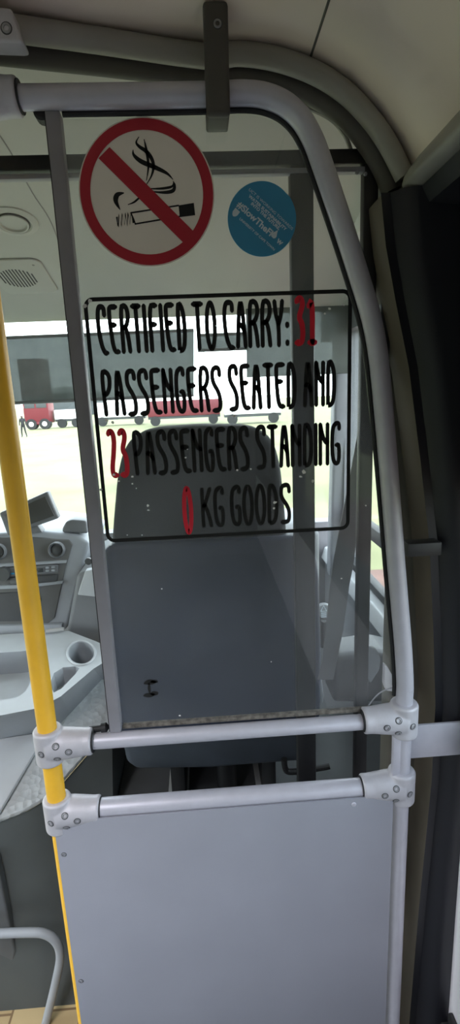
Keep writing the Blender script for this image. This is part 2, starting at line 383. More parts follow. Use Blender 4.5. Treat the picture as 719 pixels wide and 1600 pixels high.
pil = struct(b.build('trim_6'), 'tall navy black pillar moulding right of the bent rail', 'trim')
# longitudinal cove duct at the top of the right wall
sec = [(.352, 1.860), (.340, 1.868), (.345, 1.885), (.395, 1.945), (.50, 1.95), (.50, 1.860)]
b = MB(); b.use('cove_grey'); b.prism([(x, .905, z) for x, z in sec], (0, YB-.905, 0), .005, 3); b.use('wall_black'); b.prism([(x, .90, z) for x, z in ((.362, 1.858), (.375, 1.835), (.50, 1.825), (.50, 1.858))], (0, YB-.9, 0)); struct(b.build('trim_7'), 'grey cove duct running along the top of the right wall', 'trim')

# raised cab platform (dark riser, chequer plate top) and seat plinth
PZ = .40
EP0, EN = Vector((0, 1.04, .52)), Vector((0, -.3, 1)).normalized()
def EC(px, py, up=0): return PL(px, py, EP0+EN*up, EN)
edgep = [(-150, 1330), (-60, 1305), (0, 1286), (40, 1270), (70, 1252), (100, 1222), (135, 1182), (175, 1150)]
E3 = [EC(x, y) for x, y in edgep]
def onE(x, y): return Vector((x, y, EP0.z+(y-EP0.y)*.3))
xe = E3[-1].x
top = E3+[onE(xe, 1.52), onE(E3[0].x-.2, 1.52), onE(E3[0].x-.2, E3[0].y)]
b = MB(); b.use('chequer_plate'); b.prism(top, EN*.015, .004)
fa, fb_ = Zp(0, 1580, 0), Zp(130, 1568, 0)
def base(p): return Vector((p.x, fa.y+(fb_.y-fa.y)*(p.x-fa.x)/(fb_.x-fa.x), 0))
b.use('platform_dark'); rs = E3
b.grid([[p+Vector((0, .006, -.002)) for p in rs], [p*.5+base(p)*.5+Vector((0, .02, 0)) for p in rs], [base(p) for p in rs]])
b.face([b.bm.verts.new(v) for v in (Vector((xe, rs[-1].y, rs[-1].z)), base(rs[-1]), Vector((xe, 1.52, 0)), onE(xe, 1.52))])
struct(b.build('engine_hump'), 'sloping chequer plate engine cover with dark riser beside the seat', 'floor')
b = MB(); b.use('platform_dark'); b.box((xe+.002, 1.06, 0), (.58, 2.42, PZ)); b.use('dash_dark'); b.box((xe+.002, 1.05, PZ), (.58, 2.42, PZ+.012), .003)
struct(b.build('platform'), 'raised cab floor under the driver seat', 'floor')

# ================================================================== OUTSIDE
GZ = -1.0
b = MB(); b.grid([[(x, y, GZ) for x in (-300, -60, -20, 1.6, 8, 60, 300)] for y in (-80, 0, 20, 60, 150, 400)])
tag(b.build('grass_field', 'grass'), 'sunlit yellowish grass field outside the windscreen', 'grass', kind='structure')
b = MB(); b.box((1.3, -10, GZ), (6.5, 6.9, GZ+.03)); tag(b.build('brick_paving', 'brick_red'), 'reddish brick paving outside the driver window', 'paving', kind='structure')
def wheel(mb, c, r, wd): mb.lathe(c, (0, 1, 0), [(r*.55, -wd/2), (r, -wd/2), (r, wd/2), (r*.55, wd/2)], 20)
def at_ground(px, py): return Zp(px, py, GZ)
# red truck
p = at_ground(60, 671); Y0 = p.y; sc = (p-CAM).length/F
tx0, tx1 = W(40, 671, Y0).x, W(79, 671, Y0).x; tz = W(60, 560, Y0).z
t = thing('truck', (p.x, Y0, GZ), 'red lorry parked on the far side of the field', 'truck')
b = MB(); b.box((tx0, Y0, GZ+.6), (tx1, Y0+2.2, tz), .08); b.box((tx0+.1, Y0-.06, GZ+.5), (tx1-.1, Y0, GZ+.75), .02); b.build('cab', 'truck_red', t)
b = MB(); b.box((tx0+.15, Y0-.03, GZ+2.2), ((tx0+tx1)/2-.08, Y0+.02, GZ+3.4), .02); b.box(((tx0+tx1)/2+.08, Y0-.03, GZ+2.2), (tx1-.15, Y0+.02, GZ+3.4), .02); b.build('windscreen', 'truck_grey', t)
for x in (tx0+.7, tx1-.5):
    b = MB(); wheel(b, (x, Y0+.3, GZ+.55), .55, .9); wl = b.build('wheel', 'tyre', t)
    b = MB(); b.lathe((x, Y0-.16, GZ+.55), (0, -1, 0), [(.26, 0), (.2, .03), (.01, .03)], 14); b.build('hub', 'white_paint', wl)
# flatbed trailers to the right
def trailer(px0, px1, yb, yt, m, label):
    q = at_ground((px0+px1)/2, yb); x0, x1 = W(px0, yb, q.y).x, W(px1, yb, q.y).x; zt = W((px0+px1)/2, yt, q.y).z
    t = thing('trailer', (q.x, q.y, GZ), label, 'trailer')
    zb = GZ+.9; b = MB(); b.box((x0, q.y, zb), (x1, q.y+2.3, zt), .04); b.build('body', m, t)
    b = MB(); b.box((x0, q.y+.2, zb-.25), (x1, q.y+2, zb)); b.build('chassis', 'truck_grey', t)
    n = max(2, int((x1-x0)/2.6))
    for k in range(n):
        b = MB(); wheel(b, (x0+.7+(x1-x0-1.4)*k/(n-1), q.y+.25, GZ+.48), .48, .5); b.build('wheel', 'tyre', t)
trailer(87, 130, 668, 640, 'white_paint', 'white trailer standing just right of the red lorry')
trailer(150, 228, 665, 628, 'white_paint', 'white trailer seen behind the first word of the second line')
trailer(232, 345, 664, 625, 'truck_red', 'long red trailer behind the lettering')
trailer(352, 440, 662, 618, 'white_paint', 'white trailer half hidden by the headrest top')
q = at_ground(120, 650); b = MB(); b.box((q.x-9, q.y+6, GZ), (q.x+3, q.y+16, GZ+4.6), .05); bl = tag(b.build('shed', 'building_grey'), 'grey shed beyond the red lorry', 'building')
b = MB(); b.prism([(q.x-9.4, q.y+5.6, GZ+4.6), (q.x+3.4, q.y+5.6, GZ+4.6), (q.x+3.4, q.y+5.6, GZ+4.9), (q.x-3, q.y+5.6, GZ+6.2), (q.x-9.4, q.y+5.6, GZ+4.9)], (0, 11, 0)); b.build('roof', 'white_paint', bl)
# person walking
p = at_ground(38, 683)
def person(base, H):
    me = bpy.data.meshes.new('person'); k = H/1.75
    J = {'pelvis': (0, 0, .95), 'chest': (0, 0, 1.32), 'neck': (0, 0, 1.48), 'head': (0, -.02, 1.60), 'top': (0, -.01, 1.70),
         'sl': (-.18, 0, 1.42), 'el': (-.24, .03, 1.15), 'hl': (-.25, -.06, .92), 'sr': (.18, 0, 1.42), 'er': (.25, -.02, 1.16), 'hr': (.27, -.12, .95),
         'pl': (-.09, 0, .9), 'kl': (-.13, -.06, .5), 'al': (-.17, .06, .08), 'tl': (-.18, -.08, .03), 'pr': (.09, 0, .9), 'kr': (.14, -.02, .5), 'ar': (.21, .02, .08), 'tr': (.23, -.12, .03)}
    R = dict(pelvis=.14, chest=.16, neck=.06, head=.1, top=.07, sl=.07, el=.05, hl=.04, sr=.07, er=.05, hr=.04, pl=.1, kl=.065, al=.045, tl=.035, pr=.1, kr=.065, ar=.045, tr=.035)
    E = ['pelvis chest', 'chest neck', 'neck head', 'head top', 'chest sl', 'sl el', 'el hl', 'chest sr', 'sr er', 'er hr', 'pelvis pl', 'pl kl', 'kl al', 'al tl', 'pelvis pr', 'pr kr', 'kr ar', 'ar tr']
    ks = list(J); me.from_pydata([Vector(J[a])*k for a in ks], [tuple(ks.index(q) for q in e.split()) for e in E], [])
    o = bpy.data.objects.new('person', me); COL.objects.link(o); me.materials.append(M['shirt_dark'])
    m = o.modifiers.new('skin', 'SKIN'); me.skin_vertices[0].data[0].use_root = True
    for i, a in enumerate(ks): me.skin_vertices[0].data[i].radius = (R[a]*k, R[a]*k)
    o.modifiers.new('sub', 'SUBSURF').levels = 1
    dg = bpy.context.evaluated_depsgraph_get(); m2 = bpy.data.meshes.new_from_object(o.evaluated_get(dg)); o.modifiers.clear(); o.data = m2
    m2.materials.clear(); m2.materials.append(M['shirt_dark']); m2.materials.append(M['skin_brown'])
    for f in m2.polygons:
        f.use_smooth = True; z = f.center.z/k
        if z > 1.5 or (abs(f.center.x)/k > .2 and .85 < z < 1.05): f.material_index = 1
    o.location = base
    return o
tag(person(p, 1.78), 'person in dark clothes standing on the grass before the red lorry', 'person')

# ================================================================== CAB INTERIOR BEYOND THE PARTITION
# --- dashboard centre stack
DY = 1.72
def D(px, py, y=None): return W(px, py, (DY+(985-py)/150*.13) if y is None else y)
dp = Zp(60, 986, .78)
dash = thing('dashboard', (dp.x, 1.9, PZ), 'grey dashboard centre stack left of the divider bar', 'dashboard')
b = MB(); b.prism([D(-190, 985), D(104, 985), D(120, 920), D(140, 848), D(120, 836), D(60, 829), D(0, 833), D(-60, 842), D(-190, 860)], (0, .35, 0), .012, 3); b.build('body', 'dash_light', dash)
def plate(pts, m, name, dy, th, bev=.004):
    b = MB(); b.prism([D(x, y)-Vector((0, dy, 0)) for x, y in pts], (0, th, 0), bev); return b.build(name, m, dash)
plate([(-190, 978), (70, 978), (86, 965), (103, 886), (114, 850), (108, 843), (40, 838), (-190, 842)], 'fascia_grey', 'fascia', .006, .03)
plate([(-190, 890), (106, 874), (105, 878), (-190, 896)], 'dash_light', 'trim_strip', .014, .02, .001)
plate([(-190, 920), (40, 912), (100, 906), (99, 910), (40, 917), (-190, 926)], 'dash_light', 'trim_strip', .014, .02, .001)
plate([(16, 885), (92, 880), (92, 893), (17, 899)], 'dash_mid', 'radio', .014, .02, .002)
r = [o for o in dash.children if o.name.startswith('radio')][0]
for x, y in ((76, 884.5), (85, 884), (76, 889.5), (85, 889)):
    b = MB(); c = D(x, y)-Vector((0, .016, 0)); b.box(c+Vector((-.006, -.003, -.003)), c+Vector((.006, .003, .003)), .001); b.build('button', 'dash_light', r)
b = MB(); c = D(22, 894)-Vector((0, .016, 0)); b.box(c+Vector((-.006, -.002, -.003)), c+Vector((.006, .002, .003)), .001); b.build('button', 'sticker_blue', r)
b = MB(); c = D(64, 889)-Vector((0, .016, 0)); b.box(c+Vector((-.012, -.002, -.007)), c+Vector((.012, .002, .007)), .001); b.build('display', 'screen_black', r)
plate([(16, 901), (92, 896), (90, 907), (18, 912)], 'dash_dark', 'storage_slot', .012, .02, .002)
plate([(-100, 930), (60, 922), (66, 935), (58, 968), (-100, 972)], 'dash_dark', 'ashtray_pocket', .011, .02, .003)
plate([(-190, 979), (99, 972), (97, 984), (-190, 994)], 'dash_light', 'lower_lip', .02, .03, .003)
for i, (x, y) in enumerate(((90, 858), (-1, 861))):
    b = MB(); c = D(x, y)-Vector((0, .006, 0)); b.use('dash_mid'); b.lathe(c, (0, -1, .15), [(.030, 0), (.030, .012), (.026, .018), (.0235, .012), (.022, .004)], 32, False)
    v = b.build('air_vent', None, dash)
    b = MB(); b.lathe(c, (0, -1, .15), [(.0005, .0), (.019, .0), (.018, .008), (.006, .012), (.0005, .012)], 28, False)
    b.build('vent_flap', 'dash_dark', v)
b = MB(); c = D(8, 895)-Vector((0, .006, 0)); b.lathe(c, (0, -1, .1), [(.026, 0), (.024, .02), (.001, .02)], 24); b.build('rotary_knob', 'dash_dark', dash)
b = MB(); b.prism([D(97, 826, 1.86), D(103, 815, 1.86), D(112, 812, 1.86), D(135, 814, 1.86), D(137, 834, 1.86), D(97, 832, 1.86)], (0, .08, 0), .008, 3); b.build('instrument_hood', 'dash_mid', dash)
# driver-side part of the dash
b = MB(); b.prism([W(120, 898, 1.70), W(150, 885, 1.70), W(215, 840, 1.70), W(500, 830, 1.70), W(500, 1050, 1.70), W(118, 1010, 1.70), W(104, 985, 1.70)], (0, .4, 0), .015, 3); b.build('driver_dash', 'dash_mid', dash)
b = MB(); b.prism([W(121, 930, 1.685), W(133, 892, 1.685), W(158, 888, 1.685), W(158, 934, 1.685)], (0, .03, 0), .004); b.build('switch_panel', 'console_pale', dash)
b = MB(); b.lathe(W(139, 876, 1.69), (0, -1, 0), [(.012, 0), (.012, .01), (.001, .01)], 20); b.build('knob', 'dash_dark', dash)
# --- console with cup holder
CZ = .78
con = thing('centre_console', Zp(60, 1060, .62), 'pale grey engine cover console with cup holder between yellow pole and divider', 'console')
def K(px, py, z=CZ): return Zp(px, py, z)
outl = [(-180, 1000), (108, 986), (150, 1002), (172, 1012), (170, 1030), (146, 1045), (95, 1088), (62, 1106), (0, 1118), (-180, 1130)]
def ring_hole(cx, cy, rx, ry, n=28): return [(cx+rx*math.cos(2*PI*k/n), cy+ry*math.sin(2*PI*k/n)) for k in range(n)]
bin_ = [(-70, 1024), (30, 1018), (46, 1016), (50, 1040), (49, 1062), (40, 1080), (28, 1090), (0, 1094), (-70, 1098)]
pock = [(84, 1052), (98, 1043), (118, 1041), (124, 1044), (118, 1053), (96, 1076), (84, 1082), (78, 1070)]
cup = ring_hole(127, 1020, 20, 17)
def filled(loops):
    """flat face with holes"""
    bm = bmesh.new(); es = []
    for lp in loops:
        vs = [bm.verts.new(K(*p)) for p in lp]
        for i in range(len(vs)): es.append(bm.edges.new((vs[i], vs[(i+1) % len(vs)])))
    bmesh.ops.triangle_fill(bm, use_beauty=True, use_dissolve=False, edges=es)
    for f in bm.faces:
        if f.normal.z < 0: f.normal_flip()
    return bm
b = MB(); b.bm.free(); b.bm = filled([outl, bin_, cup, pock]); b.mats = ['console_pale', 'console_grey']
b.cur = 1
low = [(-180, 1010), (118, 996), (160, 1012), (186, 1026), (182, 1046), (162, 1064), (112, 1118), (82, 1148), (0, 1162), (-180, 1182)]
n = len(outl)
for i in range(n):
    k = (i+1) % n
    bt = [EC(*low[j], -.01) if j > 2 else K(*outl[j])-Vector((0, 0, .1)) for j in (k, i)]
    b.face([b.bm.verts.new(v) for v in (K(*outl[i]), K(*outl[k]), bt[0], bt[1])])
b.build('console_body', None, con, 25)
def well(lp, depth, name, m, bot=None, taper=.9):
    b = MB(); c = Vector((0, 0, 0)); P = [K(*p) for p in lp]
    for p in P: c += p/len(P)
    n = len(P); A = [b.bm.verts.new(p) for p in P]; B = [b.bm.verts.new(c+(p-c)*taper-Vector((0, 0, depth))) for p in P]
    b.use(m)
    for i in range(n): b.face((A[i], A[(i+1) % n], B[(i+1) % n], B[i]))
    b.use(bot or m); b.face(B); return b.build(name, None, con)
well(bin_, .07, 'storage_bin', 'console_grey', 'console_pale', .93)
well(cup, .08, 'cup_holder', 'console_grey', 'console_grey', .85)
well(pock, .05, 'side_pocket', 'console_grey', 'console_pale', .85)
b = MB(); b.tube([K(127+22*math.cos(a), 1020+19*math.sin(a), CZ+.002) for a in [2*PI*k/32 for k in range(33)]], .0035, 8, False); b.build('cup_rim', 'console_pale', con)
b = MB(); b.tube([K(72, 986, CZ+.012), K(100, 983, CZ+.012)], .007, 10); b.build('hinge_pin', 'silver', con)
# pale flat cover panel left of the chequer plate
q = [EC(x, y, .018) for x, y in ((-160, 1160), (0, 1158), (52, 1150), (62, 1168), (0, 1274), (-60, 1300), (-160, 1330))]
b = MB(); b.prism(q, EN*.012, .004); tag(b.build('floor_cover', 'console_pale'), 'smooth pale cover panel on the cab floor left of the chequer plate', 'cover')
# --- display on dash
c = W(52, 797, 1.84)
t = thing('display_monitor', W(50, 832, 1.84), 'tilted rectangular dark monitor standing on the dashboard behind the yellow pole', 'monitor')
mp = [(-2, 802), (74, 768), (92, 810), (12, 838)]
b = MB(); b.prism([W(x, y, 1.82+(838-y)*.0004) for x, y in mp], (0, .035, .0), .007, 3); b.build('housing', 'dash_mid', t)
b = MB(); b.prism([W(x, y, 1.816+(838-y)*.0004) for x, y in ((6, 805), (70, 776), (85, 806), (17, 830))], (0, .006, 0), .001); b.build('screen', 'screen_grey', t)
b = MB(); b.prism([W(28, 832, 1.84), W(58, 820, 1.84), W(66, 832, 1.84), W(24, 833, 1.84)], (0, .04, 0), .005); b.build('mount', 'dash_mid', t)

# --- driver seat
SY = 1.14
seat = thing('driver_seat', (-.0, 1.28, PZ), 'dark high-backed driver seat seen through the clear screen', 'seat')
def S(pts, y): return [W(px, py, y) for px, py in pts]
b = MB(); b.prism(S([(172, 870), (177, 800), (182, 745), (190, 708), (206, 682), (235, 671), (310, 666), (385, 666), (412, 672), (430, 692), (440, 730), (446, 790), (452, 870)], SY+.02), (0, .13, 0), .03, 5)
b.build('headrest', 'seat_fabric', seat)
b = MB(); b.prism(S([(160, 862), (175, 850), (310, 846), (470, 838), (492, 850), (500, 900), (503, 1020), (502, 1120), (488, 1150), (185, 1160), (172, 1120), (166, 1020)], SY), (0, .15, 0), .03, 5)
b.build('backrest', 'seat_vinyl', seat)
b = MB(); b.prism(S([(190, 1160), (230, 1152), (450, 1140), (492, 1140), (490, 1182), (470, 1192), (330, 1203), (215, 1205), (197, 1195)], SY+.03), (0, .16, 0), .02, 4); b.build('lumbar_cover', 'seat_blue', seat)
zc = W(330, 1195, SY).z
b = MB(); b.prism([(-.25, SY+.1, zc+.02), (.27, SY+.1, zc+.02), (.27, SY+.1, zc+.13), (-.25, SY+.1, zc+.13)], (0, .45, 0), .035, 4); b.build('cushion', 'seat_fabric', seat)
b = MB(); b.use('black_steel')
b.box((-.14, SY+.12, PZ), (-.10, SY+.5, zc+.03), .004); b.box((.12, SY+.12, PZ), (.16, SY+.5, zc+.03), .004); b.box((-.16, SY+.05, zc-.01), (.18, SY+.5, zc+.03), .006)
b.tube([(.02, SY+.15, PZ), (.02, SY+.15, zc)], .028, 16); b.box((-.02, SY+.09, zc-.055), (.06, SY+.2, zc-.005), .01)
b.build('pedestal', None, seat)
for x in (-.125, .135):
    b = MB(); b.box((x-.03, SY+.02, PZ), (x+.03, SY+.55, PZ+.025), .004); b.build('slide_rail', 'silver', seat)
b = MB(); b.tube(cat_rom([W(444, 1186, SY+.02), W(446, 1200, SY+.02), W(455, 1206, SY+.02), W(500, 1200, SY+.02), W(515, 1197, SY+.02)], 5), .008, 10); b.build('adjust_lever', 'black_steel', seat)
b = MB(); b.prism(S([(487, 1000), (496, 1005), (506, 1085), (505, 1100), (498, 1102), (490, 1080)], SY+.03), (0, .02, 0), .004); b.build('belt_anchor', 'console_grey', seat)

lft = [(497, 1062), (503, 1035), (511, 972), (515, 920), (520, 885), (527, 845), (544, 760), (555, 700), (566, 640)]
rgt = [(594, 640), (583, 700), (572, 760), (557, 845), (552, 885), (546, 915), (537, 982), (526, 1035), (521, 1062)]
def belt(pts, y): return [W(px, py, y-(py-640)*.00008) for px, py in pts]
b = MB(); b.prism(belt(lft+rgt, 1.11), (0, .0025, 0)); tag(b.build('seat_belt', 'door_grey'), 'grey seat belt webbing slanting down right of the driver seat', 'seat belt')
# --- black cab frame just behind the screen
FY = .965
fr = thing('cab_frame', (.15, FY, PZ), 'black steel frame of square bars behind the clear screen', 'frame')
zt0, zt1 = W(200, 262, FY).z, W(200, 238, FY).z
b = MB(); b.box((XL+.3, FY, zt0), (.352, FY+.03, zt1), .003); b.build('top_rail', 'black_steel', fr)
xm0, xm1 = .151, .193
k = FY/PY
b = MB(); b.box((.172, FY, PZ), (.212, FY+.025, zt0), .003); b.build('mullion', 'black_steel', fr)
b = MB(); b.box((.299, FY, PZ), (.325, FY+.022, zt0), .003); b.build('side_post', 'black_steel', fr)
b = MB(); b.box((.335, FY-.0, 1.55), (.352, FY+.03, zt0), .002); b.build('corner_post', 'black_steel', fr)
b = MB(); b.box((XL+.3, FY-.002, zt0-.014), (.30, FY+.012, zt0-.006), .001); b.build('light_channel', 'channel_grey', fr)
for x, y in ((558, 270), (571, 272), (590, 262), (592, 283)):
    b = MB(); b.lathe(W(x, y, FY-.0), (0, -1, 0), [(.0035, 0), (.003, .002), (.0005, .0025)], 10); b.build('bolt', 'screw_metal', fr)
# --- headliner fittings
HU = HD.normalized(); HX = Vector((1, 0, 0)); HDN = HN
c = HLp(21, 346)
t = thing('dome_lamp', c, 'round recessed lamp in the headliner above the speaker grille', 'lamp')
b = MB(); b.lathe(c, HDN, [(.062, -.004), (.060, .003), (.045, .006), (.040, .003)], 40, False); b.build('bezel', 'headliner_grey', t)
b = MB(); b.lathe(c, HDN, [(.037, .000), (.037, .008), (.033, .009), (.031, .004), (.0005, .004)], 36, False); b.build('lens', 'headliner_grey', t)
b = MB(); b.tube([c+HDN*.0045+(HX*math.cos(a)+HU*math.sin(a))*.0385 for a in [2*PI*k/36 for k in range(37)]], .0018, 6, False); b.build('ring_gap', 'rim_dark', t)
c = HLp(34, 432)
t = thing('speaker_grille', c, 'rounded speaker cover with slotted grille below the round lamp', 'speaker')
def hp(dx, dv, h=0): return c+HX*dx+HU*dv+HDN*h
b = MB(); o_ = []
for sx, sy, a0 in ((1, 1, 0), (-1, 1, 90), (-1, -1, 180), (1, -1, 270)):
    for j in range(6):
        a = math.radians(a0+18*j); o_.append(hp(sx*.055+.03*math.cos(a), sy*.075+.03*math.sin(a), -.003))
b.prism(o_, HDN*.009, .003); b.build('cover', 'headliner_grey', t)
b = MB(); b.tube([p-HDN*-.004 for p in o_]+[o_[0]+HDN*.004], .0013, 6, False); b.build('cover_edge', 'cove_grey', t)
for j in range(11):
    x = -.048+.0096*j; h = math.sqrt(max(0, .055**2-x**2))
    if h > .008:
        b = MB(); b.prism([hp(x-.0022-.01, -h, .005), hp(x+.0022-.01, -h, .005), hp(x+.0022-.01, h, .005), hp(x-.0022-.01, h, .005)], HDN*.0016); b.build('slot', 'rim_dark', t)
b = MB(); b.lathe(hp(.06, -.075, .006), HDN, [(.004, 0), (.003, .001), (.0005, .001)], 12); b.build('screw', 'cove_grey', t)
# --- sun blinds in front of the windscreen
BY = 2.08
def blind(px0, px1, y0, y1, label):
    t = thing('sun_blind', W((px0+px1)/2, y1, BY), label, 'blind', 'roller blinds across the top of the windscreen')
    a, b_, c_, d_ = W(px0, y1, BY), W(px1, y1-(px1-px0)*.045, BY), W(px1, y0-(px1-px0)*.04, BY), W(px0, y0, BY)
    b = MB(); b.prism([a, b_, c_, d_], (0, .003, 0)); b.build('sheet', 'blind_film', t)
    b = MB(); b.tube([a, b_], .006, 8); b.build('hem_bar', 'dash_mid', t)
    b = MB(); b.tube([d_, c_], .006, 8); b.build('top_rod', 'dash_mid', t)
blind(-200, 303, 536, 640, 'long grey translucent blind across the windscreen left of the bright gap')
blind(309, 388, 524, 548, 'short grey blind across the windscreen right of the long one')

t = thing('sun_visor', W(450, 590, 2.0), 'grey sun visor hanging before the windscreen behind the numeral of the first line', 'visor')
b = MB(); b.prism([W(x, y, 2.0) for x, y in ((386, 590), (384, 466), (548, 460), (550, 583))], (0, .012, 0), .003); b.build('flap', 'blind_film', t)
b = MB(); b.tube([W(384, 466, 2.0), W(548, 460, 2.0)], .007, 10); b.build('hinge_rod', 'dash_mid', t)
# --- things by the driver window
t = thing('control_lever', W(505, 985, 1.45), 'grey knob printed with a white triangle right of the seat', 'lever')
b = MB(); b.tube([W(504, 1010, 1.47), W(505, 985, 1.45), W(506, 970, 1.44)], .008, 10); b.build('shaft', 'black_steel', t)
b = MB(); b.lathe(W(506, 955, 1.43), (.0, -.9, .3), [(.004, -.02), (.022, -.012), (.026, .0), (.02, .012), (.0005, .014)], 24, False); b.build('knob', 'dash_mid', t)
tri = onto(1.412); cc = W(506, 953, 1.412)
b = MB(); b.ribbon([(cc.x-.009, cc.z-.004), (cc.x, cc.z+.014), (cc.x+.009, cc.z-.004), (cc.x-.009, cc.z-.004)], .003, tri)
for k in range(3): b.ribbon([(cc.x-.008, cc.z-.010-.006*k), (cc.x+.008, cc.z-.010-.006*k)], .003, tri, False)
b.build('symbol', 'sticker_text', t)
b = MB(); b.prism([W(x, y, 1.35) for x, y in ((527, 1025), (590, 1015), (662, 1030), (662, 1100), (520, 1100))], (0, .12, 0), .02, 4); tag(b.build('door_pocket', 'dash_dark'), 'grey moulded door pocket behind the black side post', 'pocket')
b = MB(); b.prism([W(x, y, .988) for x, y in ((568, 1008), (590, 1016), (596, 1030), (594, 1048), (586, 1060), (580, 1070), (572, 1060))], (0, .02, 0), .006, 3); tag(b.build('belt_bracket', 'door_grey'), 'grey belt bracket just right of the black side post', 'bracket')
b = MB(); b.prism([W(x, y, .990) for x, y in ((601, 1038), (606, 1042), (619, 1065), (619, 1082), (604, 1080), (600, 1070))], (0, .014, 0), .003, 3); tag(b.build('striker_plate', 'wall_light'), 'pale plate beside the right rail above its upper clamp', 'plate')

# ================================================================== PARTITION
# yellow grab pole
XP = -.313
b = MB(); b.tube([(XP, PY, 0.0), (XP, PY, 1.972)], .0172, 28); tag(b.build('grab_pole', 'yellow_paint'), 'yellow vertical grab pole at the left of the partition', 'pole')
# bent grey rail over the screen and down the right side
path = [Vector((XP+.016, PY, 1.974)), Vector((-.2, PY, 1.974)), Vector((-.05, PY, 1.974))]+[W(x, y, PY) for x, y in ((330, 148), (380, 146), (415, 150), (447, 164), (472, 188), (490, 220), (503, 255), (520, 305), (540, 365), (560, 428), (578, 488), (589, 540), (596, 600), (603, 680), (610, 765), (619, 880), (625, 950), (630, 1010), (633, 1070))]+[Vector((.356, PY, .95)), Vector((.356, PY, .5)), Vector((.356, PY, 0))]
RAIL = cat_rom(path, 6)
b = MB(); b.tube(RAIL, .0158, 24); rl = b.build('bent_handrail', 'rail_grey'); b = MB(); b.box((.333, .837, .818), (.353, .849, .908), .002); b.build('joint_strip', 'rail_grey', rl); tag(rl, 'light grey bent tube framing the clear screen on top and right', 'rail')
# cross rails
xa, xb = XP+.03, .356-.03
b = MB(); b.tube([(xa, PY, .935), (xb, PY, .935)], .0145, 24); tag(b.build('cross_rail', 'rail_grey'), 'upper light grey cross rail directly under the clear screen', 'rail', 'cross rails of the partition')
b = MB(); b.tube([(xa, PY, .789), (xb, PY, .789)], .0182, 24); tag(b.build('cross_rail', 'rail_grey'), 'lower thicker grey cross rail along the top of the blank panel', 'rail', 'cross rails of the partition')
# clamps
def screw(mb_c, n, parent, r=.0052, name='screw'):
    b = MB(); b.use('screw_metal'); b.lathe(mb_c, n, [(r, -.004), (r, .0008), (r*.8, .0014), (r*.55, .0012), (r*.5, -.0008)], 18, False)
    b.use('screw_dark'); b.lathe(mb_c, n, [(r*.52, -.0006), (.0002, -.0006)], 6, False)
    b.lathe(mb_c, n, [(r*1.25, .0), (r*.98, .0002)], 18, False)
    return b.build(name, None, parent)
def clamp(x, z, sgn, label, pr=.0172, ar=.0182):
    t = thing('pole_clamp', (x, PY, z), label, 'clamp', 'cast clamps of the partition')
    b = MB()
    R = .0262
    b.tube([(x, PY, z-.034), (x, PY, z-.031), (x, PY, z+.031), (x, PY, z+.034)], [R-.003, R, R, R-.003], 40)
    b.tube([(x, PY, z), (x+sgn*.03, PY, z+.001), (x+sgn*.066, PY, z+.001), (x+sgn*.078, PY, z+.001), (x+sgn*.080, PY, z+.001)], [.030, .0285, .0245, .0245, .0225], 40)
    body = remeshed(b.build('casting', 'clamp_grey', t), .0016, 7)
    b = MB(); b.tube([(x+sgn*.0795, PY, z+.001), (x+sgn*.082, PY, z+.001)], .021, 24); b.build('collar_gap', 'black_rubber', t)
    from mathutils.bvhtree import BVHTree
    bv = BVHTree.FromPolygons([v.co for v in body.data.vertices], [p.vertices[:] for p in body.data.polygons])
    for dx, dz in ((-.008, -.002), (.020, .0135), (.020, -.0125), (.042, .001)):
        hit, nn, _, _ = bv.ray_cast(Vector((sgn*dx, -.2, dz)), Vector((0, 1, 0)))
        if hit: screw(hit+t.location+nn*.0003, nn, t)
    return t
clamp(XP, .935, 1, 'upper left grey clamp joining yellow pole to the upper cross rail')
clamp(XP, .787, 1, 'lower left grey clamp joining yellow pole to the lower cross rail')
clamp(.356, .937, -1, 'upper right grey clamp joining bent rail to the upper cross rail')
clamp(.356, .789, -1, 'lower right grey clamp joining bent rail to the lower cross rail')
clamp(XP, 1.974, 1, 'clamp at the top left corner joining yellow pole to bent rail')
# perspex screen
GY = .862
sc_ = thing('clear_screen', (.05, GY, .955), 'clear hazy perspex screen above the upper cross rail', 'screen')
inner = [p for p in RAIL if p.z > .955 and p.x > -.19]
def inset(P, d):
    o = []
    for i, p in enumerate(P):
        t = (P[min(i+1, len(P)-1)]-P[max(i-1, 0)]).normalized(); nn = Vector((t.z, 0, -t.x))
        if nn.z > 0 and abs(t.x) > abs(t.z): nn = -nn
        if abs(t.z) >= abs(t.x) and nn.x > 0: nn = -nn
        o.append(p+nn*d)
    return o
ins = inset(inner, .0195)
gl = [Vector((-.188, GY, .95))]+[Vector((-.188, GY, ins[0].z))]+[Vector((p.x, GY, p.z)) for p in ins]+[Vector((ins[-1].x, GY, .95))]
b = MB(); b.prism(gl, (0, .004, 0)); b.build('pane', 'perspex', sc_)
b = MB(); b.tube([Vector((p.x, GY-.004, p.z)) for p in inset(inner, .0175)], .0040, 8); b.build('gasket', 'black_rubber', sc_)
b = MB(); b.box((-.178, GY-.004, .9505), (.30, GY+.006, .9575), .001); b.build('grimy_edge_strip', 'grime', sc_)
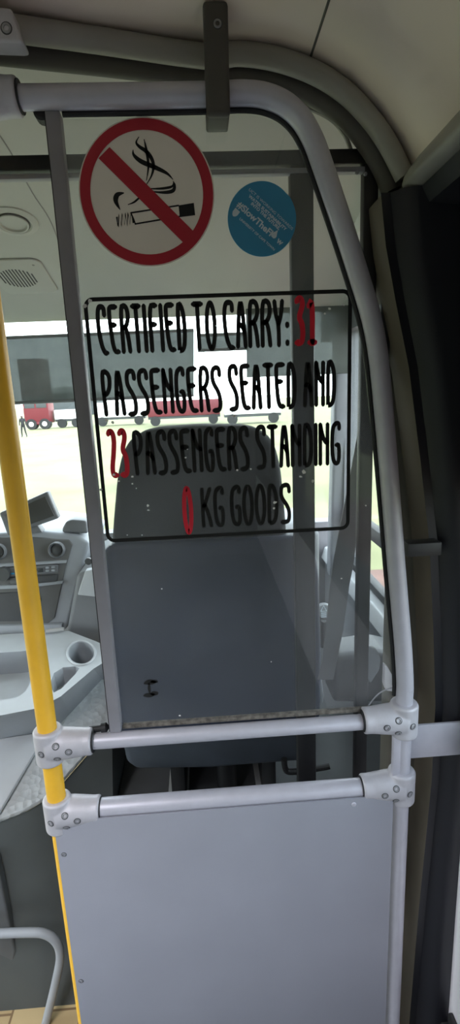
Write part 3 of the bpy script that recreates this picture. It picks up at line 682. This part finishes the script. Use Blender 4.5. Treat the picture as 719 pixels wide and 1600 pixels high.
for (px, py, s) in ((178, 742, 5), (186, 752, 3), (207, 745, 3.5), (207, 756, 2.5), (213, 763, 1.5), (231, 790, 4.5), (232, 797, 3), (290, 715, 2), (293, 702, 1.5), (475, 738, 7), (470, 745, 4), (489, 752, 5), (371, 735, 3), (392, 733, 2.5), (430, 785, 4.5), (428, 794, 3.5), (253, 920, 2.2), (424, 1034, 1.8), (281, 1118, 3), (140, 470, 6), (133, 478, 5), (541, 466, 5), (537, 476, 4), (166, 657, 5), (176, 660, 5), (158, 765, 4), (515, 482, 4), (508, 490, 3), (222, 836, 2), (199, 836, 1.5), (366, 650, 4), (572, 790, 2.5), (534, 904, 3)):
    c = W(px, py, GY-.0012); n = 7; b = MB(); a0 = random.random()*6
    b.face([b.bm.verts.new((c.x+math.cos(a0+2*PI*k/n)*s*.00075*random.uniform(.5, 1.2), GY-.0012, c.z+math.sin(a0+2*PI*k/n)*s*.0006*random.uniform(.5, 1.2))) for k in range(n)]); b.build('adhesive_fleck', 'residue', sc_)

b = MB(); q = W(235, 1075, GY-.0012)
for dx, dz, wx, wz in ((0, .012, .014, .006), (-.002, 0, .003, .012), (-.004, -.014, .012, .005), (.008, .013, .008, .004), (.006, -.012, .008, .005)):
    b.poly([(q.x+dx+wx*math.cos(a)*random.uniform(.7, 1.1), q.z+dz+wz*math.sin(a)*random.uniform(.7, 1.1)) for a in [2*PI*k/10 for k in range(10)]], onto(GY-.0012))
b.build('dark_smudge', 'vinyl_black', sc_)
# divider bar at the left edge of the screen
b = MB(); b.box((-.2005, GY-.012, .9495), (-.1795, GY+.008, 1.958), .0015); dv = tag(b.build('divider_bar', 'channel_grey'), 'grey flat aluminium bar along the left edge of the clear screen', 'bar')
b = MB(); b.box((-.2015, GY-.0115, .952), (-.1998, GY+.006, 1.955)); b.build('edge_seal', 'black_rubber', dv)
b = MB(); b.lathe(W(66, 178, GY), (0, -1, 0), [(.011, -.01), (.011, .006), (.008, .009), (.0005, .009)], 18); tag(b.build('rubber_stop', 'black_rubber'), 'small black rubber stop under the top rail beside the divider bar', 'stop')
b = MB(); b.tube([W(140, 1140, GY), W(158, 1138, GY)], .006, 12); b.lathe(W(162, 1137, GY), (1, 0, .1), [(.009, -.004), (.009, .005), (.004, .009)], 14); tag(b.build('bolt_end', 'black_rubber'), 'black bolt end beside the upper left clamp', 'bolt')
# lower panel
b = MB(); NY = PY-.0235
pn = thing('partition_panel', (.02, NY, 0), 'blank grey sheet panel filling the partition below the lower rail', 'panel')
b.box((XP-.0035, NY, .03), (.332, NY+.004, .786), .0008); b.build('sheet', 'panel_grey', pn)
for x, z in ((XP+.008, .712), (XP+.008, .40), (XP+.008, .12)): screw((x, NY, z), (0, -1, 0), pn, .0042)
b = MB(); c = W(553, 1257, NY); b.lathe(c, (0, -1, 0), [(.005, 0), (.004, .0015), (.0005, .002)], 14); b.build('rivet', 'rail_grey', pn)
# ceiling bracket holding the bent rail
XBk = W(338, 100, .83).x
t = thing('rail_bracket', (XBk, .835, 1.955), 'dark grey strap bracket hanging from ceiling and gripping the bent rail', 'bracket')
zb, zt = W(338, 184, .828).z, W(340, 6, .828).z
b = MB(); b.prism([(XBk-.0170, .820, zb), (XBk+.0165, .820, zb), (XBk+.0185, .820, zt), (XBk-.0155, .820, zt)], (0, .013, 0), .005, 3)
b.box((XBk-.0165, .829, zb+.001), (XBk+.016, .872, zb+.014), .004, 3); b.box((XBk-.0165, .868, zb+.002), (XBk+.016, .876, 1.997), .003); b.box((XBk-.0165, .829, 1.992), (XBk+.016, .876, 2.0), .003)
b.box((XBk-.012, .830, zt-.02), (XBk+.014, .87, ZC+.01), .003); b.build('strap', 'rim_dark', t)
screw(W(340, 37, .820), (0, -1, 0), t, .0055)
# curved ceiling rail
cr_ = [W(-90, 30, .80), W(-20, 38, .82), W(30, 46, .84), W(150, 63, .87), (W(320, 88, .905)), W(372, 84, .91), W(430, 92, .915), W(490, 113, .92), W(540, 145, .925), W(580, 187, .93), (W(608, 228, .93)), W(632, 276, .93)]
b = MB(); b.tube(cat_rom(cr_, 6), .0155, 20); tag(b.build('ceiling_rail', 'cove_grey'), 'grey curved rail along the ceiling edge above the bent rail', 'rail')
t = thing('rail_saddle', W(5, 40, .80), 'light grey saddle bracket at the far top left on the ceiling rail', 'bracket')
b = MB(); b.prism([W(x, y, .795) for x, y in ((-70, 2), (18, 12), (22, 32), (36, 64), (28, 66), (-70, 62))], (0, .03, .0), .004, 3); b.build('plate', 'clamp_grey', t)
screw(W(10, 44, .795), (0, -1, 0), t, .006)
# flat bar from upper right clamp to the side wall
zf0, zf1 = W(690, 1176, PY+.02).z, W(690, 1126, PY+.02).z
b = MB(); b.box((.372, PY+.01, zf0), (.495, PY+.016, zf1), .001); fb = tag(b.build('flat_bar', 'rail_grey'), 'flat grey bar from upper right clamp to the side wall', 'bar')
b = MB(); b.lathe((.487, PY+.01, zf1-.002), (0, -1, 0), [(.012, -.006), (.012, .008), (.006, .012), (.0005, .012)], 18); b.build('end_cap', 'black_rubber', fb)
# small angle plate between bent rail and pillar
z0 = W(650, 862, PYF).z; z1 = W(650, 842, PYF).z
b = MB(); b.box((W(628, 850, PYF).x, PYF-.03, z0), (W(671, 850, PYF).x+.01, PYF, z1), .002); tag(b.build('angle_bracket', 'ledge_dark'), 'small dark bracket bridging bent rail and navy pillar', 'bracket')
b = MB(); b.lathe(W(645, 770, 1.0), (0, -1, 0), [(.0115, 0), (.0115, .002), (.009, .003), (.0005, .003)], 20); tag(b.build('screw_cap', 'ledge_dark'), 'round screw cap on the brown pillar beside the bent rail', 'cap')
# thin wire at the upper right clamp
b = MB(); b.tube(cat_rom([W(570, 1115, .89), W(578, 1100, .885), (W(592, 1084, .88)), W(608, 1076, .875), W(622, 1074, .87)], 6), .0013, 6); tag(b.build('wire', 'rail_grey'), 'thin pale wire looping over the upper right clamp', 'wire')
# lower left guard rail in front of the platform riser
gp = [Zp(-120, 1462, .30), Zp(-40, 1458, .30)]
gy = 1.02
b = MB(); b.tube(cat_rom([W(-140, 1462, gy), W(-40, 1460, gy), W(40, 1457, gy), W(70, 1459, gy), W(88, 1472, gy), W(94, 1495, gy), W(88, 1530, gy), W(76, 1580, gy), W(58, 1650, gy)], 6), .0105, 16); tag(b.build('guard_rail', 'dash_light'), 'bent pale guard rail in front of the dark riser at lower left', 'rail')
b = MB(); b.prism([W(x, y, 1.08) for x, y in ((-160, 1330), (-8, 1338), (2, 1380), (14, 1440), (24, 1488), (22, 1502), (4, 1518), (-160, 1530))], (0, .05, 0), .006, 3); tag(b.build('dark_corner_shape', 'console_dark'), 'dark rounded shape added by the riser at the lower left edge', 'flap')  # dark shape added for the darker area left of a faint pane edge

# ================================================================== SIGNS AND STICKERS
# --- no smoking sign
SYF = GY-.0010
c0 = W(230, 303, SYF); Rn = (W(336, 303, SYF).x-W(124, 303, SYF).x)/2
ns = thing('no_smoking_sign', c0, 'round red and white no smoking sticker on the clear screen', 'sign')
def N(u, v, lay=0): return (c0.x+u*Rn, SYF-.0006*lay, c0.z+v*Rn)
def circ(r, n=72): return [(r*math.cos(2*PI*k/n), r*math.sin(2*PI*k/n)) for k in range(n)]
b = MB(); b.prism([N(*p) for p in circ(1)], (0, -.0006, 0)); b.build('disc', 'sign_white', ns)
b = MB()
for k in range(72):
    a, a2 = 2*PI*k/72, 2*PI*(k+1)/72
    b.poly([(.98*math.cos(a), .98*math.sin(a)), (.98*math.cos(a2), .98*math.sin(a2)), (.83*math.cos(a2), .83*math.sin(a2)), (.83*math.cos(a), .83*math.sin(a))], lambda u, v: N(u, v, 2.2))
b.build('red_ring', 'sign_red', ns)
# positions on the sign measured in the 719 x 784 enlargement of the photograph
def q(x, y): px, py = 120+x/3.268, 180+y/3.268; p = W(px, py, SYF); return ((p.x-c0.x)/Rn, (p.z-c0.z)/Rn)
L1_ = lambda u, v: N(u, v, 1.8)
b = MB()
def st(pts, wd): P = [q(*p) for p in pts]; P = [(v.x, v.y) for v in cat_rom([Vector((p[0], p[1], 0)) for p in P], 6)]; n = len(P); b.ribbon(P, [max(.012, wd*math.sin(PI*min(1, max(0, (i+.6)/n)))) for i in range(n)], L1_, False)
st([(318, 112), (304, 140), (320, 162), (352, 184), (380, 218), (392, 260), (382, 310), (352, 362)], .055)
st([(344, 124), (352, 160), (362, 215), (366, 270), (356, 335)], .04)
st([(288, 178), (292, 205), (330, 238), (400, 268), (460, 298), (492, 330)], .065)
st([(492, 338), (500, 360), (490, 388), (440, 396), (375, 390)], .05)
st([(494, 345), (485, 366), (430, 376), (360, 376)], .035)
st([(242, 398), (208, 408), (200, 440), (222, 484)], .075)
st([(262, 458), (292, 446), (318, 425), (340, 410)], .028)
b.build('smoke', 'vinyl_black', ns)
b = MB(); b.use('vinyl_black')
def ln(pts, wd, cap=False): b.ribbon([q(*p) for p in pts], wd, L1_, cap)
ln([(276, 500), (522, 462)], .022); ln([(296, 557), (526, 518)], .022)
b.poly([q(520, 462), q(598, 449), q(605, 512), q(526, 522)], L1_)
ln([(276, 498), (290, 530), (300, 558)], .02)
zz = [(205, 520), (212, 570), (216, 508), (228, 566), (232, 504), (244, 560), (248, 502), (258, 566), (262, 500), (272, 558), (278, 502), (290, 552)]
ln(zz, .026); b.build('cigarette', None, ns)
b = MB(); b.poly([q(112, 222), q(168, 165), q(604, 602), q(552, 660)], lambda u, v: N(u, v, 2.5)); b.build('red_slash', 'sign_red', ns)
# --- blue sticker
c1 = W(409.5, 343, SYF); Rb = (W(463, 343, SYF).x-W(356, 343, SYF).x)/2
bs = thing('blue_sticker', c1, 'round blue sticker with slanted white text on the clear screen', 'sticker')
b = MB(); b.prism([(c1.x+u*Rb*(1-.03*(u > .3 and v > .6)), SYF, c1.z+v*Rb*1.0) for u, v in circ(1, 60)], (0, -.0006, 0)); b.build('disc', 'sticker_blue', bs)
pa, pb = W(373, 319, SYF), W(441, 381, SYF); ex = (pb-pa); ex.y = 0; tl = ex.length; ex.normalize(); ez = Vector((-ex.z, 0, ex.x))
def tx(body, size, px, py, sx=1, bold=0, m='sticker_text', wid=None):
    o = text_mesh('lettering', body, size, m, W(px, py, SYF)-Vector((0, .0011, 0)), ex, ez, bs, 'LEFT', sx, bold)
    return o
def fit(body, px0, py0, length, size, bold):
    o = tx(body, size, px0, py0, 1, bold)
    off = _abs(bs); og = W(px0, py0, SYF)-Vector((0, .0011, 0))-off
    wv = max((v.co-og).dot(ex) for v in o.data.vertices); kx = length/wv
    for v in o.data.vertices:
        d = (v.co-og).dot(ex); v.co += ex*(d*kx-d)
    return o
fit('#SlowTheFl', 369.5, 322, tl*.765, .0130, .0004)
fit('w', 431.5, 378, tl*.11, .0130, .0004)
dc = W(428.5, 367.5, SYF)-Vector((0, .0011, 0))
b = MB(); b.face([b.bm.verts.new(dc+ex*x*.0045+ez*y*.0045) for x, y in ((0, 2.0), (.45, 1.0), (.95, .1), (.95, -.5), (.5, -1), (-.5, -1), (-.95, -.5), (-.95, .1), (-.45, 1.0))]); b.build('drop_emblem', 'sticker_text', bs)
fit('UCT IS WORKING TOWARDS', 388, 297.5, tl*1.0, .0058, .0)
fit('WATER SUSTAINABILITY', 388, 308, tl*.85, .0062, .0002)
fit('INTO THE FUTURE.', 391.5, 319.5, tl*.65, .0062, .0002)
fit('UNIVERSITY OF CAPE TOWN', 373.5, 343, tl*.80, .0050, .0001)
dc = W(368, 333, SYF)-Vector((0, .0011, 0))
b = MB(); b.face([b.bm.verts.new(dc+ex*x*.0045+ez*y*.0055) for x, y in ((-1, 1), (1, 1), (1, -.2), (.6, -.8), (0, -1.1), (-.6, -.8), (-1, -.2))]); b.build('crest', 'sticker_text', bs)
# --- capacity notice
NYF = GY-.0010
cn = thing('capacity_notice', W(350, 650, NYF), 'rectangular black outlined passenger capacity lettering on the clear screen', 'notice')
G = {
 'C': [[(1, .80), (1, .97), (.6, 1), (.2, .98), (0, .8), (0, .5), (.2, .2), (.6, 0), (1, 0)]],
 'E': [[(1, .985), (.15, .985), (.0, .9), (.05, .5), (.3, .03), (1, .015)], [(.08, .60), (.75, .60)]],
 'R': [[(0, 0), (0, 1), (.7, 1), (1, .9), (1, .7), (.6, .55), (.12, .52)], [(.45, .56), (.8, .40), (1, 0)]],
 'T': [[(0, .985), (1, .985)], [(.5, .98), (.55, 0)]],
 'I': [[(.5, 0), (.5, 1)]],
 'F': [[(.1, 0), (.05, 1), (1, .985)], [(.08, .58), (.8, .58)]],
 'D': [[(.05, 0), (.05, 1), (.5, 1), (.9, .8), (1, .45), (.85, .1), (.5, 0), (.05, 0)]],
 'O': [[(.5+.5*math.cos(a), .5+.5*math.sin(a)) for a in [2*PI*k/20 for k in range(21)]]],
 'A': [[(0, 0), (.25, .8), (.5, 1.04), (.75, .8), (1, 0)], [(.18, .48), (.55, .50), (.9, .34)]],
 'Y': [[(0, 1), (.15, .7), (.5, .48), (.5, 0)], [(1, 1), (.85, .7), (.5, .48)]],
 ':': [[(.5, .02), (.5, .10)], [(.5, .42), (.5, .50)]],
 'P': [[(.2, 0), (.0, 1), (.6, 1), (1, .9), (1, .68), (.6, .50), (.15, .48)]],
 'S': [[(1, .80), (.95, .97), (.55, 1), (.05, .95), (0, .72), (.3, .58), (.7, .46), (1, .28), (.95, .04), (.5, 0), (.1, 0)]],
 'N': [[(0, 0), (0, 1)], [(0, 1), (.25, .75), (.6, .58), (1, .52)], [(1, 0), (1, 1)]],
 'G': [[(1, .85), (.95, 1), (.5, 1), (.1, .9), (0, .5), (.15, .1), (.55, 0), (1, .05), (1, .47), (.62, .47)]],
 'K': [[(0, 0), (0, 1)], [(1, 1), (.3, .58), (.1, .54)], [(.3, .56), (.75, .3), (1, 0)]],
 '3': [[(0, .93), (.3, 1), (.8, .99), (1, .85), (.3, .58), (.9, .45), (1, .2), (.8, .02), (.0, .02)]],
 '1': [[(0, .82), (.6, 1), (.6, 0)], [(.15, .015), (1, .015)]],
 '2': [[(0, .93), (.2, 1), (.8, .98), (1, .8), (.7, .5), (.25, .2), (.3, .02), (1, .02)]],
 '0': [[(.5+.5*math.cos(a), .5+.5*math.sin(a)) for a in [2*PI*k/24 for k in range(25)]]],
}
def lettering(text, tl_, bl_, tr_, br_, m, wd=.087, gw=None, adv=None, name='lettering'):
    """letters fitted between the four measured corners of the line"""
    TL, BL, TR, BR = [W(x, y, NYF) for x, y in (tl_, bl_, tr_, br_)]
    H = ((TL.z-BL.z)+(TR.z-BR.z))/2; x0 = (TL.x+BL.x)/2; x1 = (TR.x+BR.x)/2; zb = (BL.z+BR.z)/2
    t = wd*H
    wid = {'I': .0, ':': .0, ' ': .45}; ws = [wid.get(ch, 1.0) for ch in text]
    n = len(text); total = x1-x0-t; gap = t*1.17
    unit = (total-gap*(n-1))/max(.5, sum(ws)); x = x0+t/2
    b = MB()
    for ch, wc in zip(text, ws):
        for s_ in G.get(ch, []):
            P = chaikin(s_, 2) if len(s_) > 2 else s_
            P2 = [(x+p[0]*unit*wc, zb+t/2+p[1]*(H-t)) for p in P]
            ww = []
            for i in range(len(P2)):
                d = Vector((P2[min(i+1, len(P2)-1)][0]-P2[max(i-1, 0)][0], P2[min(i+1, len(P2)-1)][1]-P2[max(i-1, 0)][1]))
                hor = abs(d.x)/(d.length+1e-9); ww.append(t*(1+.32*hor*hor))
            b.ribbon(P2, ww, lambda u, v: (u, NYF, v), (Vector(P2[0])-Vector(P2[-1])).length > 1e-5)
        x += unit*wc+gap
    return b.build(name, m, cn)
def word(text, xl, xr, top, base, m='vinyl_black', **k):
    """top and base: (y at x = 150, y at x = 530) of the line"""
    sh = lambda x: (508-x)/3900*75*.5
    ty = lambda x: top[0]+(top[1]-top[0])*(x-150)/380; by = lambda x: base[0]+(base[1]-base[0])*(x-150)/380
    lettering(text, (xl-sh(xl), ty(xl)), (xl+sh(xl), by(xl)), (xr-sh(xr), ty(xr)), (xr+sh(xr), by(xr)), m, **k)
l1, b1 = (476, 463), (556, 539)
word('CERTIFIED', 151, 292, l1, b1); word('TO', 300, 339, l1, b1); word('CARRY:', 348, 452, l1, b1); word('31', 460, 496, (469, 461), (549, 539), 'vinyl_red', wd=.105)
l2, b2 = (579, 561), (653, 635)
word('PASSENGERS', 158, 347, l2, b2); word('SEATED', 356, 464, l2, b2); word('AND', 473, 526, l2, b2)
l3, b3 = (676, 658), (748, 727)
word('23', 168, 201, (671, 660), (748, 738), 'vinyl_red', wd=.095); word('PASSENGERS', 207, 390, l3, b3); word('STANDING', 399, 533, l3, b3)
l4, b4 = (770, 750), (834, 814)
word('0', 285, 302, (765, 752), (840, 826), 'vinyl_red', wd=.085); word('KG', 314, 351, l4, b4); word('GOODS', 359, 455, l4, b4)
# border
TL, TR, BR, BL = W(131, 468, NYF), W(546, 455, NYF), W(545, 822, NYF), W(171, 848, NYF)
xl, xr, zt_, zb_ = (TL.x+BL.x)/2, (TR.x+BR.x)/2, (TL.z+TR.z)/2, (BL.z+BR.z)/2; rr = .012; B = []
for cx, cz, a0 in ((xr-rr, zt_-rr, 0), (xl+rr, zt_-rr, 90), (xl+rr, zb_+rr, 180), (xr-rr, zb_+rr, 270)):
    for j in range(7): a = math.radians(a0+15*j); B.append((cx+rr*math.cos(a), cz+rr*math.sin(a)))
B.append(B[0]); B.append(B[1])
b = MB(); b.ribbon(B, .0062, lambda u, v: (u, NYF, v), False); b.build('border', 'vinyl_black', cn)
